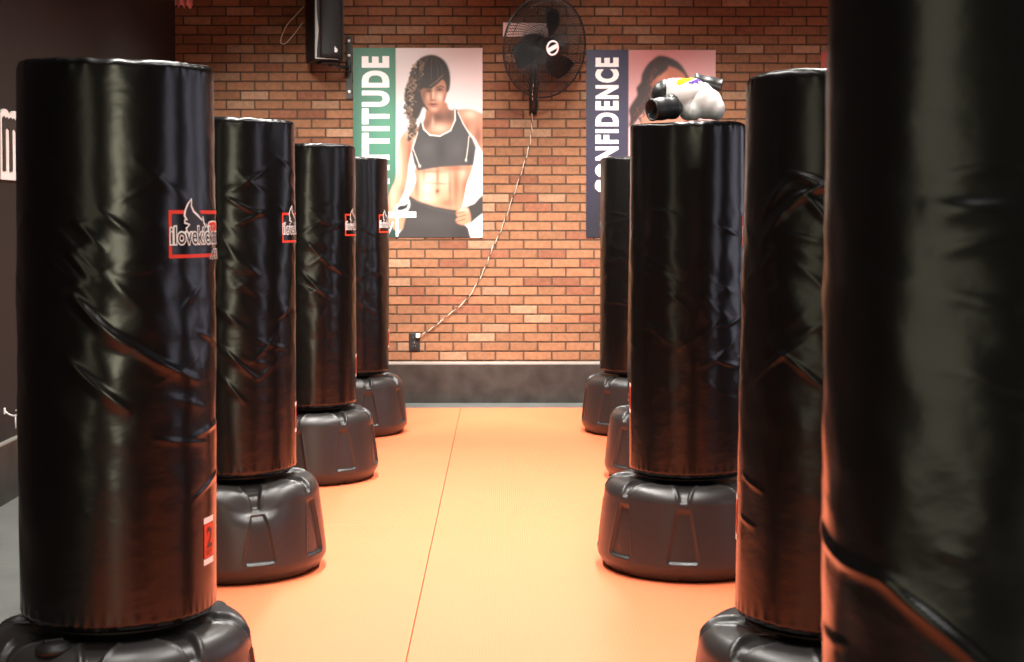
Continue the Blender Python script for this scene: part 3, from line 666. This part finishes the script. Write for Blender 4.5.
bm = bmesh.new(); lathe(bm, [(0, -.235), (.045, -.232), (.075, -.20), (.082, -.15), (.082, -.10), (.06, -.085), (0, -.085)], 32, FM); bmobj('motor_housing', bm, BLACKP, fan, True)
bm = bmesh.new(); lathe(bm, [(0, .079), (.056, .079), (.058, .084), (.055, .088), (0, .090)], 36, FM); bd_ = bmobj('badge', bm, BLACKP, fan, True)
bm = bmesh.new(); lathe(bm, [(.040, .0895), (.053, .0893), (.053, .0912), (.040, .0915)], 36, FM, closed=True)
v, f = text2d('AIR', .03); v = fit(v, -.036, .036, -.014, .014); rot = Matrix.Rotation(R_(28), 3, 'Z')
box(bm, FM @ Vector((0, 0, .0905)), (.082, .030, .002), (FM.to_3x3() @ rot)); bmobj('badge_ring', bm, CARD, bd_, False)
# mount: wall plate, post and pivot
PX = fan.location.x; zt, zb = at(533, 66, WY - .1).z, at(533, 115, WY).z
bm = bmesh.new(); box(bm, inv @ Vector((PX, WY - .012, (zb + zb + .30) / 2 + .0)), (.058, .022, .30), bevel=.004); bmobj('wall_plate', bm, BLACKM, fan)
bm = bmesh.new(); piv = FM @ Vector((0, 0, -.16))
tube(bm, [inv @ Vector((PX, WY - .05, zb + .02)), inv @ Vector((PX, WY - .085, zb + .10)), inv @ Vector((PX, WY - .10, zt - .04)), piv + Vector((0, .0, -.05)), piv], .024, 12)
box(bm, inv @ Vector((PX, WY - .04, zb + .09)), (.04, .055, .05), bevel=.004); box(bm, inv @ Vector((PX, WY - .04, zb + .22)), (.04, .055, .05), bevel=.004); bmobj('post', bm, BLACKM, fan)
# pale sign card on the wall behind the fan
a, b = at(503, 37, WY - .004), at(552, 23, WY - .004)
bm = bmesh.new(); box(bm, ((a.x + b.x) / 2, WY - .006, (a.z + b.z) / 2), (b.x - a.x, .006, b.z - a.z), Matrix.Rotation(R_(1), 3, 'Y'), .001); tag(bmobj('sign_card', bm, CARD), 'pale blank card on the brick behind the fan cage', 'card')
# cord from fan to outlet
cp = [(533, 84), (532, 116), (531, 137), (525, 161), (514, 194), (501, 230), (492, 249), (484.5, 269), (467.6, 298), (447, 316), (429.5, 330), (419, 335.5)]
pts = [at(x, y, WY - .018 - (.030 if i == 0 else .012 * math.sin(i * 1.3) ** 2)) for i, (x, y) in enumerate(cp)]
pts[0] = at(533, 84, WY - .075 - .09); pts[1] = at(532, 116, WY - .05)
cord = empty('power_cable', at(418, 335.5, WY - .012)); tag(cord, 'twisted pale power cable hanging down the bricks from fan to outlet', 'cable')
ci = Matrix.Translation(-Vector(cord.location)); P = catmull(pts, 14)
bm = bmesh.new()
for s_ in (0, PI): tube(bm, [ci @ (p + Vector((.0026 * math.cos(i * .8 + s_), .0026 * math.sin(i * .8 + s_), 0))) for i, p in enumerate(P)], .0023, 6, mi=0 if s_ == 0 else 1)
bmobj('flex', bm, [CORD, BLACKP], cord, True)
bm = bmesh.new(); box(bm, (0, -.012, .0), (.028, .03, .028), bevel=.005); bmobj('plug', bm, WHITE, cord)
# outlet
a, b = at(409, 351, WY), at(420, 333, WY); oc = Vector(((a.x + b.x) / 2, WY, (a.z + b.z) / 2)); ow, oh = b.x - a.x, b.z - a.z
out = empty('power_outlet', oc); tag(out, 'black power outlet low on the brick wall above the baseboard', 'outlet')
bm = bmesh.new(); box(bm, (0, -.005, 0), (ow, .008, oh), bevel=.003); bmobj('cover_plate', bm, BLACKP, out)
for sz in (-1, 1):
    bm = bmesh.new(); box(bm, (0, -.0105, sz * oh * .24), (ow * .52, .005, oh * .34), bevel=.002); r_ = bmobj('socket', bm, NECK, out)
    bm = bmesh.new()
    for sx in (-1, 1): box(bm, (sx * .009, -.0133, sz * oh * .24 + .004), (.003, .002, .011))
    bmobj('slot', bm, GREYM, r_)
bm = bmesh.new(); lathe(bm, [(0, 0), (.004, 0), (.003, .002), (0, .0025)], 12, Matrix.Translation((0, -.009, 0)) @ Matrix.Rotation(PI / 2, 4, 'X')); bmobj('screw', bm, STEEL, out)

# ------------------------------------------------------------------ loudspeaker
SC = at(329.5, 59.5, 10.42); sp = empty('loudspeaker', (SC.x, SC.y, SC.z - .005), R_(24)); tag(sp, 'black wall-mounted loudspeaker high on the brick wall', 'loudspeaker')
W, Dp, H = .215, .29, .52
bm = bmesh.new()                                            # cabinet: trapezoid plan, front at -y
prof = [(-W / 2, 0), (W / 2, 0), (W / 2 - .02, .13), (W / 2 - .06, Dp), (-W / 2 + .022, Dp), (-W / 2 + .002, .13)]
vb = [bm.verts.new((x, y, 0)) for x, y in prof]; vt = [bm.verts.new((x, y, H)) for x, y in prof]
bm.faces.new(vb); bm.faces.new(vt[::-1])
for i in range(6): bm.faces.new((vb[i], vt[i], vt[(i + 1) % 6], vb[(i + 1) % 6]))
bmesh.ops.recalc_face_normals(bm, faces=bm.faces); bmesh.ops.bevel(bm, geom=bm.edges[:], offset=.008, segments=2, affect='EDGES'); bmobj('cabinet', bm, BLACKP, sp)
bm = bmesh.new(); nz = 14; V = []                           # bowed front grille
for i in range(nz + 1):
    for j in range(9):
        u = j / 8 * 2 - 1; t = i / nz; V.append(bm.verts.new(((W / 2 - .026) * u + .012, -.004 - .020 * (1 - u * u) , .014 + (H - .028) * t)))
for i in range(nz):
    for j in range(8): bm.faces.new((V[i * 9 + j], V[i * 9 + j + 1], V[(i + 1) * 9 + j + 1], V[(i + 1) * 9 + j]))
bmesh.ops.solidify(bm, geom=bm.faces[:], thickness=-.006); bmobj('grille', bm, GRILLE, sp, True)
bm = bmesh.new(); V = []                                    # grey curved trim along the left of the front
for i in range(25):
    t = i / 24; z = .006 + (H - .012) * t; wd = .010 + .014 * math.exp(-((z - .20) / .09) ** 2); x0 = -W / 2 + .002
    V.append([bm.verts.new((x0, -.001, z)), bm.verts.new((x0 + .001, -.012, z)), bm.verts.new((x0 + wd, -.013, z)), bm.verts.new((x0 + wd + .003, -.001, z))])
for i in range(24):
    for j in range(3): bm.faces.new((V[i][j], V[i][j + 1], V[i + 1][j + 1], V[i + 1][j]))
box(bm, (-.02, -.007, .009), (W * .72, .012, .007), bevel=.002); bmesh.ops.recalc_face_normals(bm, faces=bm.faces); bmobj('front_trim', bm, STRIP, sp)
v, f = text2d('b', .02); v = fit(v, .030, .050, .055, .093); gy = lambda x: -.0255 - .0 + .02 * ((x - .012) / (W / 2 - .026)) ** 2
g_ = meshobj('badge', [(x, gy(x) - .002, z) for x, z in v], f, WHITE, sp)
spm = Matrix.Rotation(-R_(24), 4, 'Z') @ Matrix.Translation(-Vector(sp.location))
pa, pb = at(346.3, 99, WY), at(352.3, 36.5, WY); pcx = (pa.x + pb.x) / 2
br = empty('speaker_bracket', (pcx, WY, (pa.z + pb.z) / 2)); tag(br, 'dark metal bracket plate with pale screws carrying the loudspeaker', 'bracket')
bi = Matrix.Translation(-Vector(br.location)); hh = pb.z - pa.z
bm = bmesh.new(); box(bm, (0, -.006, 0), (pb.x - pa.x, .010, hh), bevel=.002); bmobj('wall_plate', bm, mat('bracket_metal', (.035, .035, .03), .5, .3), br)
for zz in (41.2, 55.6, 91.9):
    bm = bmesh.new(); z = at(349, zz, WY).z; lathe(bm, [(.0105, 0), (.0105, .004), (.006, .007), (0, .0075)], 14, Matrix.Translation(bi @ Vector((pcx, WY - .011, z))) @ Matrix.Rotation(PI / 2, 4, 'X')); bmobj('screw', bm, WHITE, br)
bm = bmesh.new(); az = at(349, 67, WY).z
box(bm, bi @ Vector((pcx, WY - .03, az)), (.03, .045, .07), bevel=.004)
e = Vector((SC.x - .02, SC.y + .12, SC.z - .022)); tube(bm, [bi @ Vector((pcx, WY - .05, az - .008)), bi @ Vector((pcx - .05, WY - .09, az - .010)), bi @ (e + Vector((.03, .0, 0))), bi @ e], .013, 10)
box(bm, bi @ Vector((SC.x - .02, SC.y + .10, SC.z - .0145)), (.13, .12, .016), Matrix.Rotation(R_(24), 3, 'Z'), .003); bmobj('arm', bm, BLACKM, br)
bm = bmesh.new(); wp = [at(304, 6, 10.55), at(296, 15, 10.58), at(287, 25, 10.62), at(281.5, 37, 10.64), at(281, 43, 10.64), at(286, 43, 10.62), at(295, 33, 10.58), at(303, 22, 10.55)]
tube(bm, catmull([spm @ p for p in wp], 6), .0028, 6); bmobj('wire', bm, CORD, sp, True)

# ------------------------------------------------------------------ boxing gloves on the third right bag
gx, gy_, gz = POS['R3'][0], POS['R3'][1] - .06, BZ1 - .012
k_ = (POS['R3'][1] - .1) / FPX
def gp(px, py, dy=0): return Vector(((px - 688) * k_, dy, (122.5 - py) * k_))
def soft_body(name, parts, parent, m, vox=.0055, smooth=14, clampz=.004):
    bm = bmesh.new()
    for c_, r_, rot in parts:
        M = Matrix.Translation(c_) @ Euler(rot).to_matrix().to_4x4() @ Matrix.Diagonal((*r_, 1)); bmesh.ops.create_uvsphere(bm, u_segments=28, v_segments=16, radius=1, matrix=M)
    me = bpy.data.meshes.new(name); bm.to_mesh(me); bm.free(); o = bpy.data.objects.new(name, me); COL.objects.link(o)
    rm_ = o.modifiers.new('r', 'REMESH'); rm_.mode = 'VOXEL'; rm_.voxel_size = vox
    sm_ = o.modifiers.new('s', 'SMOOTH'); sm_.iterations = smooth; sm_.factor = .5
    dg = bpy.context.evaluated_depsgraph_get(); dg.update(); me2 = bpy.data.meshes.new_from_object(o.evaluated_get(dg))
    bpy.data.objects.remove(o); bpy.data.meshes.remove(me)
    for v in me2.vertices: v.co.z = max(v.co.z, clampz)
    me2.materials.clear(); me2.materials.append(m); me2.polygons.foreach_set('use_smooth', [True] * len(me2.polygons))
    me2.name = name; return link(bpy.data.objects.new(name, me2), parent)
def cuff(bm, a, b, r0, r1, wall=.007, flat=1.0):
    a, b = Vector(a), Vector(b); L_ = (b - a).length; q = Vector((0, 0, 1)).rotation_difference((b - a).normalized()).to_matrix().to_4x4()
    M = Matrix.Translation(a) @ q @ Matrix.Diagonal((1, flat, 1, 1)); pr = []
    for i in range(9):
        t = i / 8; pr.append((r0 + (r1 - r0) * t + .0015 * math.sin(t * PI * 4), L_ * t))
    pr += [(r1 + .001, L_ + .004), (r1 - .004, L_ + .006), (r1 - wall, L_ + .002), (r1 - wall, L_ * .5), (r1 * .3, L_ * .42), (0, L_ * .4)]
    lathe(bm, pr, 32, M)
GG = 'pair of white boxing gloves'
g1 = empty('boxing_glove', (gx, gy_, gz + .002)); tag(g1, 'white glove with yellow and purple print, its black open cuff pointing left', 'boxing glove', GG)
soft_body('mitt', [(gp(678, 95), (.070, .060, .064), (0, .35, 0)), (gp(671, 88), (.040, .050, .038), (0, .2, 0)), (gp(690, 93, .005), (.060, .058, .058), (0, .3, 0)), (gp(686, 108), (.040, .050, .050), (0, 0, 0))], g1, LEATHERW)
soft_body('palm', [(gp(660, 92, .010), (.038, .046, .052), (0, .5, 0)), (gp(663, 101, -.005), (.032, .036, .032), (0, 0, 0))], g1, LEATHERB)
bm = bmesh.new(); cuff(bm, gp(671, 108, -.035), gp(648, 111.5, -.080), .044, .042); bmobj('cuff', bm, LEATHERB, g1, True)
soft_body('thumb', [(gp(668, 101, -.045), (.030, .026, .024), (0, .3, 0)), (gp(672, 108, -.035), (.03, .032, .034), (0, 0, 0))], g1, LEATHERB, clampz=.004)
g2 = empty('boxing_glove', (gx, gy_, gz + .002)); tag(g2, 'plain white glove on the right, its dark flat cuff pointing up right', 'boxing glove', GG)
soft_body('mitt', [(gp(705, 105), (.054, .058, .060), (0, .6, 0)), (gp(697, 101), (.052, .060, .070), (0, .3, 0)), (gp(713, 110, -.005), (.036, .048, .044), (0, 0, 0)), (gp(690, 111, -.02), (.036, .036, .042), (0, 0, 0))], g2, LEATHERW)
_b = [o for o in g2.children if o.name.startswith('mitt')][0]
for _a in list(g1.children):                                 # the two gloves press against each other without sharing volume
    md = _b.modifiers.new('cut', 'BOOLEAN'); md.operation = 'DIFFERENCE'; md.object = _a; md.solver = 'EXACT'
bpy.context.view_layer.update()
_dg = bpy.context.evaluated_depsgraph_get(); _dg.update(); _m = bpy.data.meshes.new_from_object(_b.evaluated_get(_dg)); _b.modifiers.clear(); _b.data = _m
_b.data.materials.clear(); _b.data.materials.append(LEATHERW); _b.data.polygons.foreach_set('material_index', [0] * len(_b.data.polygons))
g2.location.x += .003; g2.location.y += .002; g2.location.z += .003
bm = bmesh.new(); cuff(bm, gp(693, 77.5, .075), gp(720.5, 84.5, .065), .021, .025, flat=1.4); bmobj('cuff', bm, LEATHERB, g2, True)
# printed flash on the first glove, laid on its surface
dgp = bpy.context.evaluated_depsgraph_get(); dgp.update()
mitt = [o for o in g1.children if o.name.startswith('mitt')][0]
from mathutils.bvhtree import BVHTree
bv = BVHTree.FromPolygons([v.co.copy() for v in mitt.data.vertices], [list(p.vertices) for p in mitt.data.polygons])
def flash(shape, m, off):
    V, Fc = [], []
    xs_ = np.linspace(min(p[0] for p in shape), max(p[0] for p in shape), 30); ys_ = np.linspace(min(p[1] for p in shape), max(p[1] for p in shape), 18)
    ins = lambda x, y: sum(((shape[i][1] > y) != (shape[i - 1][1] > y)) and x < (shape[i - 1][0] - shape[i][0]) * (y - shape[i][1]) / (shape[i - 1][1] - shape[i][1]) + shape[i][0] for i in range(len(shape))) % 2
    for i in range(29):
        for j in range(17):
            if not ins((xs_[i] + xs_[i + 1]) / 2, (ys_[j] + ys_[j + 1]) / 2): continue
            q = []
            for x, y in ((xs_[i], ys_[j + 1]), (xs_[i + 1], ys_[j + 1]), (xs_[i + 1], ys_[j]), (xs_[i], ys_[j])):
                p = gp(x, y); h = bv.ray_cast(Vector((p.x, -.4, p.z)), Vector((0, 1, 0)))
                if h[0] is None: break
                q.append(h[0] + h[1] * off)
            if len(q) == 4: n = len(V); V += q; Fc.append([n, n + 1, n + 2, n + 3])
    if V: meshobj('print', V, Fc, m, mitt)
flash([(683.5, 84.5), (688, 82), (694, 79.5), (697.5, 79), (697, 80.8), (700, 82.5), (695, 82.5), (695.5, 85), (691, 83.8), (687.5, 87), (687.5, 84.5)], PURPLE, .0010)
flash([(672, 85), (674, 81), (678, 79.5), (683, 76.8), (688, 75.5), (694, 76.5), (690, 79.5), (686, 82), (680, 84.5), (676, 86.5)], YELLOW, .0016)

# ------------------------------------------------------------------ left wall: sign letter and hook; corner streamer
def wall_pt(px, py):                                         # point on the left wall behind a pixel
    d = at(px, py, 1.0) - Vector((0, 0, CAMZ)); return Vector((0, 0, CAMZ)) + d * (LX / d.x)
zt_, zb_ = wall_pt(8, 110).z, wall_pt(8, 180).z; y0_, y1_ = wall_pt(-1.5, 150).y, wall_pt(17.5, 150).y
sg = empty('wall_sign', (LX, (y0_ + y1_) / 2, zb_)); tag(sg, 'white outlined black letter m on the dark left wall', 'sign')
Wd, Ht = y1_ - y0_, zt_ - zb_
def m_shape(x0, x1, b, t, leg, dip):
    n = 10; pts = [(x0, b)]; mid = (x0 + x1) / 2; pts.append((x0, t))
    for a, c_ in ((x0, mid), (mid, x1)):
        for i in range(n + 1): u = i / n; pts.append((a + (c_ - a) * u, t - dip * (abs(2 * u - 1) ** 2.2)))
    pts.append((x1, b)); return pts
def wall_poly(name, polys, off, th, m, parent):
    bm = bmesh.new()
    for pts in polys:
        vs = [bm.verts.new((off, y - Wd / 2, z)) for y, z in pts]; f = bm.faces.new(vs)
        ex = bmesh.ops.extrude_face_region(bm, geom=[f]); bmesh.ops.translate(bm, vec=(th, 0, 0), verts=[v for v in ex['geom'] if isinstance(v, bmesh.types.BMVert)])
    bmesh.ops.recalc_face_normals(bm, faces=bm.faces); return bmobj(name, bm, m, parent)
wall_poly('outline_panel', [m_shape(0, Wd, 0, Ht, 0, .028)], .001, .010, WHITE, sg)
e_ = Wd * .075; lg = Wd * .15; gp_ = (Wd - 2 * e_ - 3 * lg) / 2; pl = []
for k in range(3):
    x = e_ + k * (lg + gp_); pl.append([(x, .040), (x + lg, .040), (x + lg, Ht * .86), (x + lg * .7, Ht * .895), (x + lg * .2, Ht * .88), (x, Ht * .84)])
for k in range(2):
    x = e_ + k * (lg + gp_) + lg; pl.append([(x - .001, Ht * .70), (x + gp_ * .5, Ht * .74), (x + gp_ + .001, Ht * .70), (x + gp_ + .001, Ht * .84), (x + gp_ * .5, Ht * .89), (x - .001, Ht * .86)])
wall_poly('letter', pl, .011, .004, INK, sg)
h0 = wall_pt(3.8, 411); hk = empty('wall_hook', (LX, h0.y, h0.z)); tag(hk, 'small white curved hook on the dark left wall above the baseboard', 'hook')
bm = bmesh.new(); box(bm, (.004, 0, 0), (.006, .02, .03), bevel=.002); bmobj('plate', bm, WHITE, hk)
bm = bmesh.new(); tube(bm, catmull([(.005, 0, -.001), (.022, 0, -.014), (.042, 0, -.022), (.058, 0, -.020), (.070, .0, -.008), (.066, 0, .004), (.056, 0, .002)], 6), .0042, 8); bmobj('prong', bm, WHITE, hk, True)
bm = bmesh.new(); tube(bm, [(.054, 0, -.016), (.054, 0, -.05), (.055, 0, -.082)], .0036, 8); bmobj('peg', bm, WHITE, hk, True)
a, b = at(175, 6, 10.74), at(193, 6, 10.74)
bm = bmesh.new(); V = []; n = 24
for i in range(n + 1):
    t = i / n; x = a.x + (b.x - a.x) * t; yy = 10.735 + .014 * math.sin(t * 16); zb2 = a.z + .012 * math.sin(t * 21) - .012 * t
    V.append([bm.verts.new((x, yy, zb2)), bm.verts.new((x, yy + .004, zb2 + .06)), bm.verts.new((x, 10.765 + .006 * math.sin(t * 16), zb2 + .16)), bm.verts.new((x, 10.8005, a.z + .30))])
for i in range(n):
    for j in range(3): bm.faces.new((V[i][j], V[i + 1][j], V[i + 1][j + 1], V[i][j + 1]))
bmesh.ops.solidify(bm, geom=bm.faces[:], thickness=.003); tag(bmobj('cloth_streamer', bm, PINK, smooth=True), 'pink ruffled cloth end hanging in the upper left wall corner', 'cloth')

# ------------------------------------------------------------------ light
def area(name, loc, sx, sy, power, col, rot=(0, 0, 0), spread=180):
    l = bpy.data.lights.new(name, 'AREA'); l.shape = 'RECTANGLE'; l.size = sx; l.size_y = sy; l.energy = power; l.color = col; l.spread = R_(spread)
    o = bpy.data.objects.new(name, l); o.location = loc; o.rotation_euler = rot; return link(o)
WARM = (1.0, .955, .89)
for y, p in ((9.0, 50), (6.6, 102), (4.1, 60), (1.4, 20)):
    for x in (-.75, .75): area('ceiling_lamp', (x, y, 3.5), .14, 2.4, p, WARM, spread=118)
for x in (-1.5, 0, 1.5, 3.0): area('wall_wash_lamp', (x, 8.1, 3.4), .5, .3, 35, WARM, (R_(42), 0, 0), spread=58)
for x in (-1.2, .4, 2.0): area('poster_lamp', (x, 6.5, 3.5), .4, .2, 17, WARM, (R_(59.5), 0, 0), spread=41)
area('crease_fill_light', (.3, -.8, 3.7), 3.4, 2.6, 70, (1, .98, .94), spread=110)  # unseen fill light added to give the bag creases soft highlights
area('side_door_daylight', (LX - .05, 0, 1.4), 2.2, 2.0, 16, (1.0, .95, .62), (0, R_(-90), 0))
for y0, y1 in SIDE_OPEN: area('side_window_daylight', (RX + .05, (y0 + y1) / 2, 1.6), 2.1, y1 - y0 - .1, 21 * (y1 - y0) / 2, (.84, .82, 1.0), (0, R_(90), 0))
for x0, x1 in FRONT_OPEN: area('front_window_daylight', ((x0 + x1) / 2, BY - .02, 1.35), x1 - x0 - .05, 2.4, 110, (1.0, .93, .66), (R_(90), 0, 0))
w = bpy.data.worlds.new('world'); S.world = w; w.use_nodes = True
w.node_tree.nodes['Background'].inputs['Color'].default_value = (.5, .55, .6, 1); w.node_tree.nodes['Background'].inputs['Strength'].default_value = .15

S.view_settings.view_transform = 'Standard'; S.view_settings.look = 'None'; S.view_settings.gamma = 1; S.view_settings.use_curve_mapping = False
S.view_settings.exposure = 0.0
S.cycles.use_denoising = True; S.cycles.max_bounces = 8
